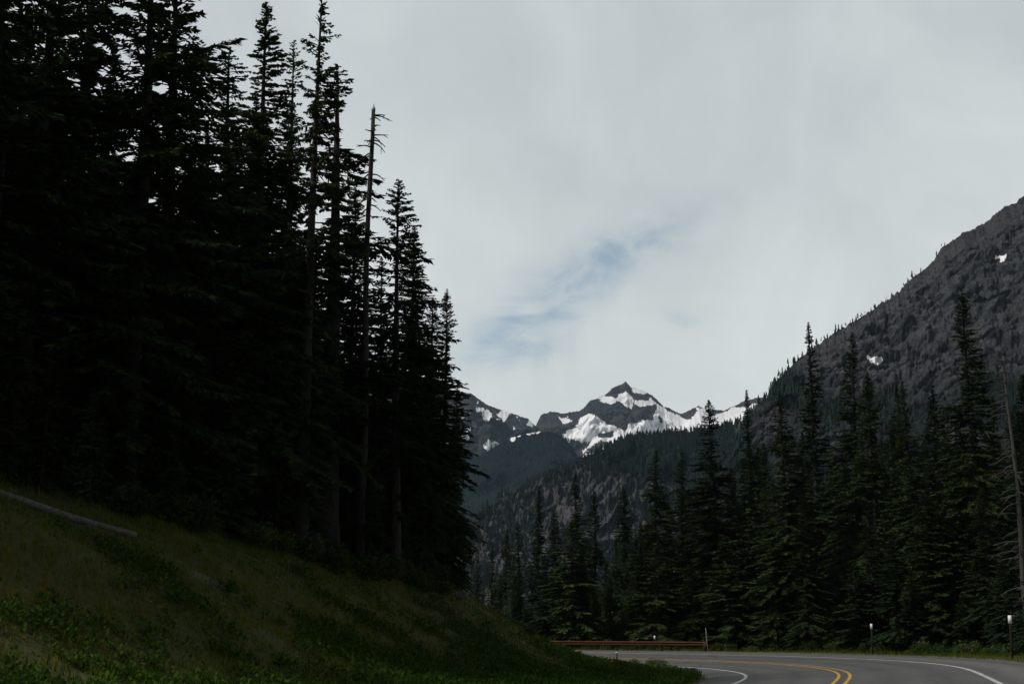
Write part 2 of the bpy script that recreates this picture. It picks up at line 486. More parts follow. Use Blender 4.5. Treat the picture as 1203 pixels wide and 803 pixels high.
def c4(pts): return [(520 + x / 3.0075, 420 + y / 3.0075) for x, y in pts]
SNOW_B = [c4(p) for p in (
    [(548, 142), (600, 140), (652, 124), (684, 158), (672, 178), (622, 150), (592, 166), (560, 160)],
    [(662, 108), (695, 104), (728, 122), (716, 132), (680, 124)],
    [(422, 268), (462, 250), (512, 198), (545, 205), (568, 228), (600, 236), (640, 268), (652, 232), (690, 232), (742, 222), (748, 158), (790, 186), (850, 212),
     (882, 224), (900, 170), (922, 176), (942, 215), (1000, 188), (1085, 168), (1200, 150), (1200, 420), (480, 420), (505, 345), (498, 312), (470, 292), (430, 292)],
    [(412, 215), (440, 213), (474, 226), (432, 238)], [(676, 146), (712, 152), (740, 146), (755, 160), (728, 168), (698, 162)])]
ROCK_B = [c4(p) for p in ([(765, 205), (782, 210), (780, 228), (764, 222)], [(860, 188), (892, 178), (884, 214), (848, 212)], [(545, 262), (600, 262), (596, 285), (552, 278)],
                          [(470, 300), (520, 300), (512, 325)], [(560, 295), (590, 300), (520, 340), (505, 335)])]
def snowB(V, px, py, n, n2):
    jx = px + 8.0 * fbm(V[..., 0] * .016, V[..., 2] * .024, 5, .65); jy = py + 7.0 * fbm(V[..., 0] * .016 + 30, V[..., 2] * .024, 5, .65)
    s = np.zeros(px.shape)
    for p in SNOW_B: s = np.maximum(s, inpoly(jx, jy, p))
    for p in ROCK_B: s = np.minimum(s, ~inpoly(jx, jy, p))
    return np.where(s > 0, .80 + .18 * n2, .16 + .22 * n2)
def snowA(V, px, py, n, n2):
    s = sstep(.14, .26, fbm(V[..., 0] * .030 + 2, V[..., 2] * .022 + 7, 5) + .25 * n2 - .10 * sstep(500, 560, py))
    s = np.maximum(s, inpoly(px + 2 * n2, py, [(567, 524), (574, 517), (585, 519), (578, 526), (573, 530)]))
    return .25 + .5 * s
def snowC(V, px, py, n, n2):
    q_ = fbm(V[..., 0] * .03, V[..., 2] * .03, 4); s = inpoly(px + 9 * q_, py + 5 * q_, [(598, 517), (606, 510), (635, 503), (637, 507), (618, 512), (604, 519)]) * 1.0
    s = np.maximum(s, sstep(.42, .5, fbm(V[..., 0] * .012 + 2, V[..., 2] * .014 + 3, 5)) * sstep(640, 600, px))
    return .2 + .5 * s
def snowE(V, px, py, n, n2):
    s = inpoly(px + 1.5 * n2, py + 1.5 * n2, [(1016, 417), (1024, 420), (1032, 419), (1037, 421), (1035, 427), (1029, 428), (1022, 423)])
    s = s | inpoly(px + 1.5 * n2, py + 1.5 * n2, [(1184, 298), (1183, 302), (1178, 307), (1174, 308), (1176, 303), (1168, 304), (1168, 301), (1176, 300)])
    return np.where(s, 1.3, -.2)
def vegE(V, px, py, n, n2):
    k = fbm(V[..., 0] * .010 + 9, V[..., 2] * .010, 6)
    low = sstep(380, 560, py)
    return np.clip(.34 + .85 * k + .22 * low - .25 * n + .12 * sstep(1080, 960, px), 0, 1)
def vegD(V, px, py, n, n2):
    k = fbm(V[..., 0] * .006 + 4, V[..., 2] * .008, 6)
    up = sstep(670, 800, px)
    return np.clip(.27 + .8 * k + .34 * up - .2 * n, 0, 1)

mountain('mountain', [(300, 420, 3700), (430, 440, 3700), (500, 452, 3700), (537, 460, 3700), (553, 461, 3700), (573, 475, 3700), (596, 483, 3700), (620, 491, 3700), (632, 502, 3700), (680, 560, 3700), (740, 620, 3700)],
         M_rockB, -60, 850, 3.1, 90, 300, 460, 180, 1.3, .85, rough=.16, aniso=.8, clampT=.05, crag=.8, snowf=snowA, label='far brown ridge flecked with snow patches left of the white peak')
mountain('mountain', [(600, 560, 4300), (626, 505, 4300), (636, 486, 4300), (646, 483, 4300), (663, 485, 4300), (683, 481, 4300), (693, 470, 4300), (711, 463, 4300), (719, 455, 4300), (729, 451, 4300), (735, 447, 4300), (742, 455, 4300), (753, 456, 4300), (766, 463, 4300),
                      (779, 476, 4300), (801, 485, 4300), (821, 476, 4300), (829, 480, 4300), (852, 481, 4300), (872, 471, 4300), (889, 466, 4300), (930, 470, 4300), (1000, 480, 4300), (1100, 500, 4300)],
         M_rockB, -60, 950, 8.7, 90, 330, 620, 240, 1.5, .85, rough=.16, aniso=.8, clampT=.05, crag=.8, snowf=snowB, label='rocky summit under white snowfields, the highest peak')
VC = mountain('mountain', [(380, 560, 2700), (500, 555, 2700), (540, 546, 2700), (570, 531, 2700), (586, 521, 2700), (600, 514, 2700), (618, 509, 2700), (633, 506, 2700), (653, 508, 2700), (666, 516, 2700), (676, 531, 2700), (686, 545, 2700), (720, 600, 2700), (760, 650, 2700)],
         M_rockC, -60, 750, 5.2, 60, 300, 320, 140, .8, .9, snowf=snowC, vegf=lambda V, px, py, n, n2: np.clip(.7 + .4 * n2, 0, 1), label='dark forested dome below the far snow ridge')
VD = mountain('mountain', [(500, 705, 1350), (553, 650, 1400), (570, 634, 1400), (586, 607, 1420), (606, 584, 1440), (630, 564, 1460), (660, 552, 1480), (686, 543, 1500), (706, 530, 1500), (726, 519, 1500), (746, 512, 1500), (786, 509, 1500), (819, 506, 1500), (839, 505, 1500), (862, 498, 1480), (879, 490, 1460), (902, 468, 1440), (960, 440, 1400), (1100, 400, 1400)],
         M_rockD, -30, 620, 1.4, 46, 95, 520, 190, 1.0, .9, shift=-.35, vegf=vegD, label='wooded ridge with bare brown rock on its lower spur')
VE = mountain('mountain', [(840, 560, 900), (880, 495, 930), (902, 462, 950), (912, 445, 960), (934, 424, 980), (960, 403, 990), (989, 384, 1000), (1015, 368, 1010), (1041, 351, 1020), (1054, 342, 1020), (1067, 329, 1030), (1093, 309, 1040), (1106, 290, 1045), (1119, 279, 1050), (1142, 267, 1055), (1161, 258, 1060), (1177, 243, 1060), (1203, 230, 1070), (1300, 170, 1080), (1500, 90, 1100), (1800, 60, 1100)],
         M_rockE, -14, 560, 2.2, 20, 75, 1000, 320, 4.0, .95, aniso=.8, crag=.65, shift=-.30, snowf=snowE, vegf=vegE, rough=.42, clampT=.05, label='steep grey rock mountainside on the right with two small snow scraps', rot=.5)

# far woods that read as one mass: small spires standing on the mountains
def spires(name, pts, hts, m, label, tiers=3, sides=5):
    pts = np.asarray(pts); N = len(pts); hts = np.asarray(hts)
    V, F3 = [], []
    th = np.arange(sides) / sides * 2 * math.pi
    base = 0
    for t in range(tiers):
        z0 = t / tiers * .85; z1 = min(1.0, z0 + 1.7 / tiers) if t < tiers - 1 else 1.0
        rr = .17 * (1 - z0 * .85)
        ring = pts[:, None] + hts[:, None, None] * np.stack([rr * np.cos(th), rr * np.sin(th), 0 * th + z0], -1)[None]
        ring[..., :2] += (rng.normal(size=(N, sides, 2)) * .04 * hts[:, None, None])
        ring[..., 2] += rng.normal(size=(N, sides)) * .035 * hts[:, None]
        tip = pts + hts[:, None] * np.array([0, 0, z1])
        vv = np.concatenate([ring, tip[:, None]], 1)
        idx = base + np.arange(N)[:, None] * (sides + 1)
        for q in range(sides):
            F3.append(np.concatenate([idx + q, idx + (q + 1) % sides, idx + sides], 1))
        V.append(vv.reshape(-1, 3)); base += N * (sides + 1)
    me = np_mesh(name, np.vstack(V), np.vstack(F3))
    tint = np.concatenate([np.repeat(rng.uniform(0, 1, N), sides + 1) for _ in range(tiers)])
    attr(me, 'tint', tint)
    return tag(obj(name, me, m), label, 'forest', kind='stuff')
M_far = foliage_mat('far_conifers', (.010, .018, .014), (.015, .025, .018), (.024, .034, .023), .05)
def scatter(S, n, wfun, hlo, hhi, ridge_n=0, px0=540, px1=1260):
    V, sn, vg, T, px, py = S
    w = 1.0 * wfun(V, sn, vg, T, px, py) * (px > px0) * (px < px1) * (T > .003)
    w[:, :24] = 0
    w = w.ravel(); w = w / w.sum()
    k = rng.choice(w.size, n, p=w)
    P = V.reshape(-1, 3)[k] + rng.normal(size=(n, 3)) * (2.5, 2.5, 0) - (0, 0, 1.0)
    hh = rng.uniform(hlo, hhi, n) * rng.uniform(.75, 1.2, n)
    if ridge_n:
        ok = np.where((px[:, 23] > px0) & (px[:, 23] < px1))[0]
        q = ok[(rng.uniform(0, 1, ridge_n) ** 1.0 * len(ok)).astype(int)]
        P = np.vstack([P, V[q, 23] + rng.normal(size=(ridge_n, 3)) * (2, 2, 0) - (0, 0, .6)])
        hh = np.concatenate([hh, rng.uniform(hlo, hhi, ridge_n) * rng.uniform(.5, 1.1, ridge_n)])
    return P, hh
P, hh = scatter(VC, 6000, lambda V, sn, vg, T, px, py: (sn < .5) * (T < .8) * (py < 700), 5, 9, 120)
spires('distant_forest', P, hh, foliage_mat('dome_conifers_hazed', (.009, .015, .016), (.013, .021, .021), (.020, .029, .027), .05), 'hazy forest covering the dark dome far down the valley', 2, 4)  # bluish needle colours carry the distance haze painted in
P, hh = scatter(VD, 8000, lambda V, sn, vg, T, px, py: (.10 + (vg > .45) * vg * (.35 + .65 * sstep(640, 760, px))) * (py < 720), 6, 10.5, 300, 540, 960)
spires('distant_forest', P, hh, M_far, 'forest along the crest and face of the wooded ridge', 3, 5)
P, hh = scatter(VE, 2600, lambda V, sn, vg, T, px, py: (vg > .5) * vg ** 3 * (py < 740) * (sn < .5), 3, 8, 0, 870)
q = (rng.beta(1, 1.7, 95) * 230 + 20).astype(int)
Vr = VE[0][q + np.searchsorted(VE[4][:, 23], 880), 23]
P = np.vstack([P, Vr + rng.normal(size=(95, 3)) * (1.5, 1.5, 0) - (0, 0, .5)]); hh = np.concatenate([hh, rng.uniform(1.2, 5.5, 95)])
spires('distant_forest', P, hh, M_far, 'scrubby conifers dotted over the steep right mountainside and its skyline', 3, 5)

# ------------------------------------------------------------------ conifers
def conifer(seed, H=20.0, R=1.9, base=.10, per_m=15, droop=.30, gap=.3, fine=1.0, top=1.0, skirt=1.0, clump=.35):
    """one conifer: tapered trunk with limbs, crown of needle sprays on drooping boughs"""
    g = np.random.default_rng(seed)
    tm = MB()
    zz = np.linspace(-.4, H * .985, 14); bend = .10 * np.sin(zz / H * 3 + seed)
    r0 = H * .0125
    tm.tube(np.stack([bend, .7 * bend[::-1] * .5, zz], -1), r0 * (1 - .93 * np.clip(zz / H, 0, 1)) * (1 + .35 * np.exp(-np.maximum(zz, 0) / .5)), 9)
    V, tint = [], []
    nb = int(H * (1 - base) * per_m)
    hs = np.sort(H * (base + (1 - base) * g.uniform(0, 1, nb) ** .85))
    # uneven crown: sectors and heights where boughs are short or missing
    gaps = [(g.uniform(base, .9), g.uniform(0, 6.28), g.uniform(.03, .08), g.uniform(.7, 1.5)) for _ in range(int(16 * gap) + 1)]
    tier = g.uniform(0, 6.28)
    for h in hs:
        u = (h / H - base) / (1 - base)
        a = g.uniform(0, 2 * math.pi)
        prof = (1 - u) ** (.80 * top) * min(1.0, .50 * skirt + u * 3.0)
        tiers = 1 + clump * math.sin(h * 4.6 + tier + .8 * math.sin(h * 1.3)) * (1 - .5 * u)
        L = R * prof * g.uniform(.55, 1.08) * tiers + .03 + .20 * (1 - u) ** .7
        for (gh, ga, gw, gaw) in gaps:
            da = (a - ga + math.pi) % (2 * math.pi) - math.pi
            if abs(h / H - gh) < gw and abs(da) < gaw: L *= g.uniform(.15, .55)
        el = (.55 * u ** 2.0 - .22 * (1 - u)) + g.normal() * .09
        dr = droop * (1.1 - .7 * u) * g.uniform(.6, 1.3)
        ca, sa = math.cos(a), math.sin(a)
        n = max(6, int((L + .12) / .024 * fine))
        s = L * np.sqrt(g.uniform(.02, 1, n)); f = s / L
        zc = h + s * math.tan(el) - dr * s * f + .22 * dr * L * f ** 4
        bx, by = np.interp(h, zz, bend), 0
        p = np.stack([bx + ca * s, by + sa * s, zc], -1)
        side = np.where(g.uniform(size=n) < .5, -1, 1)
        ang = a + side * g.uniform(.35, 1.15, n)
        lt = (.05 + .10 * min(1, 3 * (1 - u)) + .28 * min(L, 2.2) * .5 * (1 - .6 * f)) * g.uniform(.5, 1.25, n) / fine ** .3
        tip_el = -.25 - (.5 + .5 * (droop > .405)) * g.uniform(0, 1, n) + .45 * u
        d = np.stack([np.cos(ang) * np.cos(tip_el), np.sin(ang) * np.cos(tip_el), np.sin(tip_el)], -1)
        rnd = g.normal(size=(n, 3)) * .8 + np.array([0, 0, 1.0])
        w = np.cross(d, rnd); w /= np.linalg.norm(w, axis=1)[:, None] + 1e-9
        ww = (.022 + .030 * g.uniform(size=n))[:, None] * w / fine ** .5
        V.append(np.stack([p, p + .45 * lt[:, None] * d + ww, p + lt[:, None] * d, p + .45 * lt[:, None] * d - ww], 1))
        tb = g.uniform(.1, .7); tint.append(np.repeat(np.clip(tb + .35 * f ** 2 + .1 * g.normal(size=n), 0, 1), 4))
        k = np.array([0, .5, .92]); ss = L * k
        tm.tube(np.stack([bx + ca * ss, by + sa * ss, h + ss * math.tan(el) - dr * ss * k + .22 * dr * L * k ** 4], -1), np.array([.018 + .010 * L, .012 + .004 * L, .004]), 3, False)
    # leader
    nl = 60
    z = H * 1.0 - .07 * H * g.uniform(0, 1, nl) ** 1.4; ang = g.uniform(0, 6.28, nl)
    p = np.stack([0 * z + bend[-1], 0 * z, z], -1); lt = (.03 + (H - z) * .16)[:, None]
    d = np.stack([np.cos(ang), np.sin(ang), .9 + 0 * ang], -1); w = np.cross(d, [0, 0, 1.0]) * .03
    V.append(np.stack([p, p + .5 * lt * d + w, p + lt * d, p + .5 * lt * d - w], 1)); tint.append(np.full(nl * 4, .5))
    # dead stubs below the crown
    for h in np.arange(max(.8, H * .04), H * base + 1.5, .35):
        a = g.uniform(0, 6.28); L = g.uniform(.15, .8)
        tm.tube([(0, 0, h), (math.cos(a) * L * .5, math.sin(a) * L * .5, h - .02), (math.cos(a) * L, math.sin(a) * L, h - .18 * L)], [.022, .014, .004], 3, False)
    V = np.concatenate(V).reshape(-1, 3)
    crown = np_mesh('crown', V, None, np.arange(len(V)).reshape(-1, 4))
    attr(crown, 'tint', np.concatenate(tint))
    return tm.mesh('trunk', True), crown, H

PROTO = {}
def proto(kind, needle, **kw):
    t, c, H = conifer(**kw)
    PROTO.setdefault(kind, []).append((t, c, H, needle))
for q in range(4): proto('old', M_needle, seed=10 + q, H=20, R=3.1, base=.10, per_m=26, droop=.42, gap=.8, clump=.30, top=.85)
for q in range(3): proto('open', M_needle, seed=20 + q, H=20, R=2.5, base=.16, per_m=20, droop=.45, gap=1.2, clump=.35, top=.9)
for q in range(5): proto('fir', M_needle, seed=30 + q, H=20, R=3.0, base=.03, per_m=44, droop=.40, gap=.6, fine=.95, clump=.16)
for q in range(3): proto('spire', M_needle_blue, seed=40 + q, H=20, R=1.7, base=.03, per_m=44, droop=.36, gap=.6, fine=.95, top=1.15, clump=.2)
for q in range(3): proto('young', M_needle, seed=50 + q, H=6, R=1.25, base=.05, per_m=40, droop=.22, gap=.5, fine=1.0, clump=.2)
for q in range(3): proto('bluefir', M_needle_blue, seed=60 + q, H=20, R=3.0, base=.03, per_m=42, droop=.40, gap=.7, fine=.95, clump=.18)

TREES = []          # (object, photo px, photo py of the top, depth)
def plant(px, py, Y, kind, width=1.0, idx=None, x_floor=None):
    P = at(px, py, Y)
    lst = PROTO[kind]
    t, c, H, nm = lst[(len(TREES) if idx is None else idx) % len(lst)]
    z0 = gz(P[0], P[1]) - .15
    k = (P[2] - z0) / H
    o = empty('conifer_tree', (P[0], P[1], z0), random.uniform(0, 6.28))
    o.scale = (k * width, k * width, k)
    o.rotation_euler = (random.gauss(0, .012), random.gauss(0, .012), o.rotation_euler[2])
    obj('trunk', t, M_bark, o); obj('crown', c, nm, o)
    TREES.append((o, px, py, Y, kind))
    return o
G_L = 'tall conifers of the hillside forest on the left'
G_U = 'young conifers at the edge of the hillside forest'
G_R = 'conifers beyond the road on the right'
def lab(o, label, group): tag(o, label, 'tree', group)

edge_line = [(-200, 520), (0, 566), (100, 592), (170, 606), (260, 628), (350, 652), (430, 676), (500, 692), (548, 703), (600, 722)]
EX = [e[0] for e in edge_line]; EY = [e[1] for e in edge_line]
_Yc = np.arange(26, 100, .5)
def edge_Y(px, py, off=0.0):
    """depth at which a tree with its top at px, py stands on the forest edge of the slope"""
    T_ = at(np.full(len(_Yc), px), np.full(len(_Yc), py), _Yc)
    zb = ground(T_[:, 0], T_[:, 1], False)
    bx, by = project(np.stack([T_[:, 0], T_[:, 1], zb], -1))
    tgt = np.interp(bx, EX, EY)
    hit = np.where(by <= tgt)[0]
    k = hit[0] if len(hit) else int(np.argmin(by - tgt))
    return _Yc[k] + off
# left hillside forest: front rank
for px, py, off, kind, w, lb in (
    (-60, -200, 1, 'old', 1.6, 'tall dark conifer cut by the left picture edge, above the fallen log'),
    (14, -170, 1, 'old', 1.6, 'tall conifer by the left picture edge whose dark trunk shows beside bright sky chinks'),
    (66, -140, 3, 'old', 1.7, 'tall shaggy conifer second in from the left edge, top out of frame'),
    (118, -120, 4, 'old', 1.7, 'tall conifer with sky chinks through its upper boughs, left of the thick straight trunk'),
    (178, -100, 2, 'old', 1.65, 'tall conifer with a thick straight dark trunk, top out of frame'),
    (222, -62, 3, 'old', 1.75, 'broad conifer whose drooping right boughs stand out against the sky below the upper edge'),
    (322, 12, 4, 'fir', 1.25, 'pointed dense conifer left of the tallest open crown, tip just inside the upper edge'),
    (352, 50, 6, 'open', .95, 'thin conifer tucked behind the tallest open crown'),
    (372, -10, .5, 'open', 1.1, 'tallest open conifer with bare trunk showing through tiered boughs'),
    (398, 78, 4, 'open', 2.0, 'shaggy conifer between the tallest open crown and the dead snag'),
    (470, 213, 1, 'old', 1.25, 'open rounded conifer just right of the tall dead snag'),
    (268, 58, 6, 'old', 1.5, 'dark conifer filling the gap left of the pointed dense conifer'),
    (298, 118, 5, 'fir', 1.1, 'half hidden conifer at the left foot of the pointed dense conifer'),
    (340, 120, 7, 'fir', 1.2, 'half hidden conifer between the pointed dense conifer and the tallest open crown'),
    (418, 215, 5, 'fir', 1.1, 'half hidden conifer just left of the dead snag'),
    (484, 268, 5, 'fir', 1.1, 'half hidden conifer behind the open rounded crown by the snag'),
    (508, 352, 4, 'fir', 1.1, 'half hidden conifer just left of the last pointed spire of the hillside'),
    (450, 300, 4, 'fir', .9, 'low dark conifer right behind the dead snag trunk'),
    (491, 325, 3, 'fir', 1.05, 'conifer between the rounded crown by the snag and the last spire of the hillside'),
    (522, 338, 1.5, 'fir', 1.05, 'pointed conifer at the right end of the hillside forest against the far mountain'),
    (533, 450, 2.5, 'fir', .85, 'short conifer lowest on the right end of the hillside forest'),
    (500, 470, 1, 'fir', 1.0, 'short shadowed conifer in front of the right end of the hillside forest')):
    lab(plant(px, py, edge_Y(px, py, off), kind, w), lb, G_L)
# deeper ranks
ORD = ['first', 'second', 'third', 'fourth', 'fifth', 'sixth', 'seventh', 'eighth', 'ninth', 'tenth', 'eleventh', 'twelfth', 'thirteenth', 'fourteenth', 'fifteenth', 'sixteenth',
       'seventeenth', 'eighteenth', 'nineteenth', 'twentieth', 'twenty-first', 'twenty-second', 'twenty-third', 'twenty-fourth', 'twenty-fifth', 'twenty-sixth', 'twenty-seventh', 'twenty-eighth', 'twenty-ninth', 'thirtieth',
       'thirty-first', 'thirty-second', 'thirty-third', 'thirty-fourth', 'thirty-fifth', 'thirty-sixth']
def rank(n, p0, p1, Ylo, Yhi, topf, kinds, label, group, w=(0.8, 1.15), jit=.45):
    step = (p1 - p0) / n
    for q in range(n):
        px = p0 + (q + .5 + random.uniform(-jit, jit)) * step
        ty = topf(px); Y = random.uniform(Ylo, Yhi) + (edge_Y(px, ty) if Ylo < 40 else 0)
        o = plant(px, ty, Y, random.choice(kinds), random.uniform(*w))
        lab(o, label.format(ORD[q]), group)
def envL(px): return float(np.interp(px, [-100, 150, 260, 330, 420, 470, 540], [-60, 20, 120, 150, 260, 380, 470]))
rank(16, -60, 535, 4, 10, lambda p: envL(p) + random.uniform(10, 110), ['fir', 'old', 'fir'], '{} tree from the left in the shadowed middle rank of the hillside forest', G_L, (1.0, 1.35))
rank(18, -80, 530, 11, 22, lambda p: envL(p) + random.uniform(60, 190), ['fir', 'bluefir'], '{} tree from the left in the dim rear rank of the hillside forest', G_L, (1.0, 1.4))
rank(16, -40, 528, .5, 5, lambda p: envL(p) + random.uniform(260, 360) * (1 - max(0, p - 300) / 480), ['fir'], '{} from the left of the half-grown conifers filling the dark hillside forest', G_L, (1.0, 1.5))
for q in range(15):  # unseen trees continuing the forest past the left edge, added to shade the slope
    Y = random.uniform(14, 60); x = -.40 * Y - random.uniform(3, 26)
    if SL - road_coords([x], [Y])[0][0] < 13.5: x -= 8
    z = gz(x, Y); t, c, H, nm = PROTO['old'][q % 4]; k = random.uniform(.8, 1.1)
    o = empty('conifer_tree', (x, Y, z - .15), random.uniform(0, 6.28)); o.scale = (k * 1.25, k * 1.25, k)
    obj('trunk', t, M_bark, o); obj('crown', c, nm, o)
    tag(o, 'unseen conifer continuing the hillside forest past the left picture edge, added to shade the slope', 'tree', 'unseen shading conifers added past the left picture edge')
# young trees on the forest edge
for px, py, Y, lb in ((62, 372, 0, 'slender young conifer above the fallen log, paler than the forest behind'),
                      (112, 455, 0, 'small young conifer with a thin bent stem, right of the slender one above the log'),
                      (272, 448, 0, 'young feathery conifer midway along the forest edge'),
                      (205, 500, 0, 'little dark conifer between the bent sapling and the feathery one'),
                      (20, 470, 0, 'little dark conifer at the left picture edge above the log'),
                      (330, 520, 0, 'little shadowed conifer left of the grey trunk at the forest edge'),
                      (438, 560, 0, 'low shadowed conifer right of the grey trunk at the forest edge')):
    lab(plant(px, py, edge_Y(px, py, -.3), 'young', .95), lb, G_U)

# right side and valley trees: the ones with an outline of their own
for px, py, Y, kind, w, lb in (
    (1131, 338, 90, 'fir', .82, 'tallest conifer right of the road, with an uneven pointed crown before the grey mountainside'),
    (1204, 440, 84, 'fir', .9, 'dark conifer cut by the right picture edge behind the bare snag'),
    (1165, 470, 96, 'bluefir', .9, 'conifer between the tallest right-hand tree and the bare snag'),
    (1098, 452, 102, 'bluefir', .85, 'conifer tucked close left of the tallest right-hand tree'),
    (1072, 448, 94, 'fir', .75, 'slim yellow-green conifer two trees left of the tallest right-hand tree'),
    (1052, 452, 100, 'spire', .95, 'slim bluish conifer third to the left of the tallest right-hand tree'),
    (1018, 436, 99, 'fir', .8, 'conifer below the larger snow scrap of the right mountainside'),
    (991, 392, 104, 'fir', .75, 'tall conifer right of the thinnest tall spire'),
    (951, 378, 108, 'spire', .95, 'thinnest tall spire, rising against the sky left of the right mountainside'),
    (921, 458, 100, 'fir', 1.0, 'broad dense conifer left of the thinnest tall spire'),
    (881, 458, 112, 'spire', .9, 'needle-thin conifer top between the two broad dense conifers'),
    (898, 520, 116, 'fir', .8, 'short conifer right of the needle-thin top'),
    (838, 470, 112, 'fir', 1.1, 'broad dense conifer rising over the snowfield right of the white peak'),
    (798, 528, 118, 'bluefir', .85, 'conifer left of the broad dense one over the snowfield'),
    (765, 528, 116, 'fir', 1.1, 'broad dense conifer below the white peak, behind the guardrail'),
    (733, 572, 124, 'bluefir', .95, 'conifer left of the broad dense one below the white peak'),
    (697, 580, 130, 'fir', .8, 'right one of the two twin tops above the left end of the guardrail'),
    (677, 556, 134, 'fir', .85, 'left and taller one of the two twin tops above the left end of the guardrail'),
    (652, 600, 140, 'bluefir', .9, 'low conifer between the twin tops and the slim valley spire'),
    (629, 570, 146, 'spire', 1.2, 'slim valley spire standing before the bare brown rock spur'),
    (612, 612, 158, 'bluefir', .9, 'conifer just left of the slim valley spire'),
    (594, 622, 170, 'fir', .9, 'conifer third to the left of the slim valley spire'),
    (577, 640, 180, 'fir', .9, 'small conifer near the gap between hillside forest and valley trees'),
    (560, 655, 190, 'bluefir', .9, 'small far conifer beside the right end of the hillside forest')):
    lab(plant(px, py, Y, kind, w * 1.3), lb, G_R)
def envR(px): return float(np.interp(px, [545, 600, 650, 700, 750, 800, 850, 900, 950, 1000, 1100, 1220], [668, 652, 640, 622, 592, 562, 535, 515, 500, 490, 490, 480]))
rank(35, 570, 1215, 116, 136, lambda p: envR(p) + random.uniform(0, 60), ['fir', 'bluefir', 'fir'], '{} tree from the left in the shadowed middle rank beyond the road', G_R, (1.15, 1.6))
rank(24, 550, 1240, 145, 185, lambda p: envR(p) + random.uniform(0, 50), ['fir', 'bluefir'], '{} tree from the left in the dim rear rank beyond the road', G_R, (1.15, 1.6))
def front_Y(px):
    u = (px - W0 / 2) / FPX
    Ys = np.arange(60, 150, .5); s = road_coords(u * Ys, Ys)[0]
    ok = np.where((s > SR + 5.0) & (Ys > 70))[0]; return Ys[ok[0]]
step = (1215 - 655) / 30
for q in range(30):
    px = 655 + (q + .5 + random.uniform(-.4, .4)) * step
    o = plant(px, random.uniform(600 if px < 760 else 560, 695), front_Y(px) + random.uniform(0, 6), random.choice(['fir', 'bluefir', 'young']), random.uniform(1.4, 2.0))
    lab(o, f'{ORD[q]} from the left of the low bushy conifers along the outer road edge', 'low conifers along the outer road edge')

# ------------------------------------------------------------------ dead snags
def snag(name, px, py, Y, r0, stubs, lean, label, lmax, seed, tipr, mossy=False, side=None):
    g = np.random.default_rng(seed)
    P = at(px, py, Y); z0 = gz(P[0], P[1]) - .3; H = P[2] - z0
    root = empty(name, (P[0], P[1], z0)); tag(root, label, 'dead tree')
    k = np.linspace(0, 1, 18); zz = k * H
    bend = lean * k ** 1.3 - lean; wob = .06 * np.sin(k * 9 + seed)
    t = MB(); ax = np.stack([bend + wob, .05 * np.cos(k * 7), zz], -1)
    t.tube(ax, (r0 * (1 - k) + tipr * k) * (1 + .3 * np.exp(-zz / .4)) * (1 + .05 * np.sin(k * 31)), 10, True, .04)
    # splintered top
    for q in range(4):
        a = g.uniform(0, 6.28); d = np.array([math.cos(a), math.sin(a), 0]) * tipr * .6
        t.tube([ax[-1] + d, ax[-1] + d * 1.2 + (0, 0, g.uniform(.08, .35))], [tipr * .45, .01], 5)
    obj('trunk', t.mesh('trunk', True), M_dead if not mossy else M_bark, root)
    for q in range(stubs):
        h = H * (g.uniform(.55, .99) if mossy and q % 4 else g.uniform(.12, .985)); a = g.uniform(0, 6.28) if side is None else g.normal(side, .9)
        L = g.uniform(.3, lmax) * (1 - .3 * h / H); s = np.linspace(0, 1, 5)
        base = np.array([np.interp(h, zz, ax[:, 0]), np.interp(h, zz, ax[:, 1]), h])
        dr = g.uniform(.1, .7); m_ = MB()
        pts = base + np.stack([math.cos(a) * L * s, math.sin(a) * L * s, L * (.12 * s - dr * s ** 2)], -1) + g.normal(size=(5, 3)) * .02 * L * s[:, None]
        m_.tube(pts, np.linspace(.042, .014, 5), 5)
        for e in range(g.integers(1, 4)):
            f = g.uniform(.35, 1); p = base + np.array([math.cos(a) * L * f, math.sin(a) * L * f, L * (.12 * f - dr * f * f)])
            a2 = a + g.normal() * 1.2; l2 = L * g.uniform(.15, .4)
            m_.tube([p, p + np.array([math.cos(a2) * l2, math.sin(a2) * l2, -l2 * g.uniform(-.2, .9)])], [.018, .009], 4)
        obj('branch', m_.mesh('branch', True), M_dead if not mossy else M_bark, root)
    return root
snag('dead_snag', 437, 130, edge_Y(437, 130, .5), .165, 80, .10, 'tall dead snag with a broken top and short stub branches, against the sky', 1.0, 5, .085, True)
snag('dead_snag', 1180, 418, 80, .18, 64, -.25, 'bare grey snag with drooping dead twigs by the right picture edge', 2.1, 9, .06, False, math.pi)
snag('dead_snag', 2, 180, edge_Y(2, 180, 1), .10, 6, 0, 'thin pale broken snag at the left picture edge among the tall conifers', .4, 12, .05)

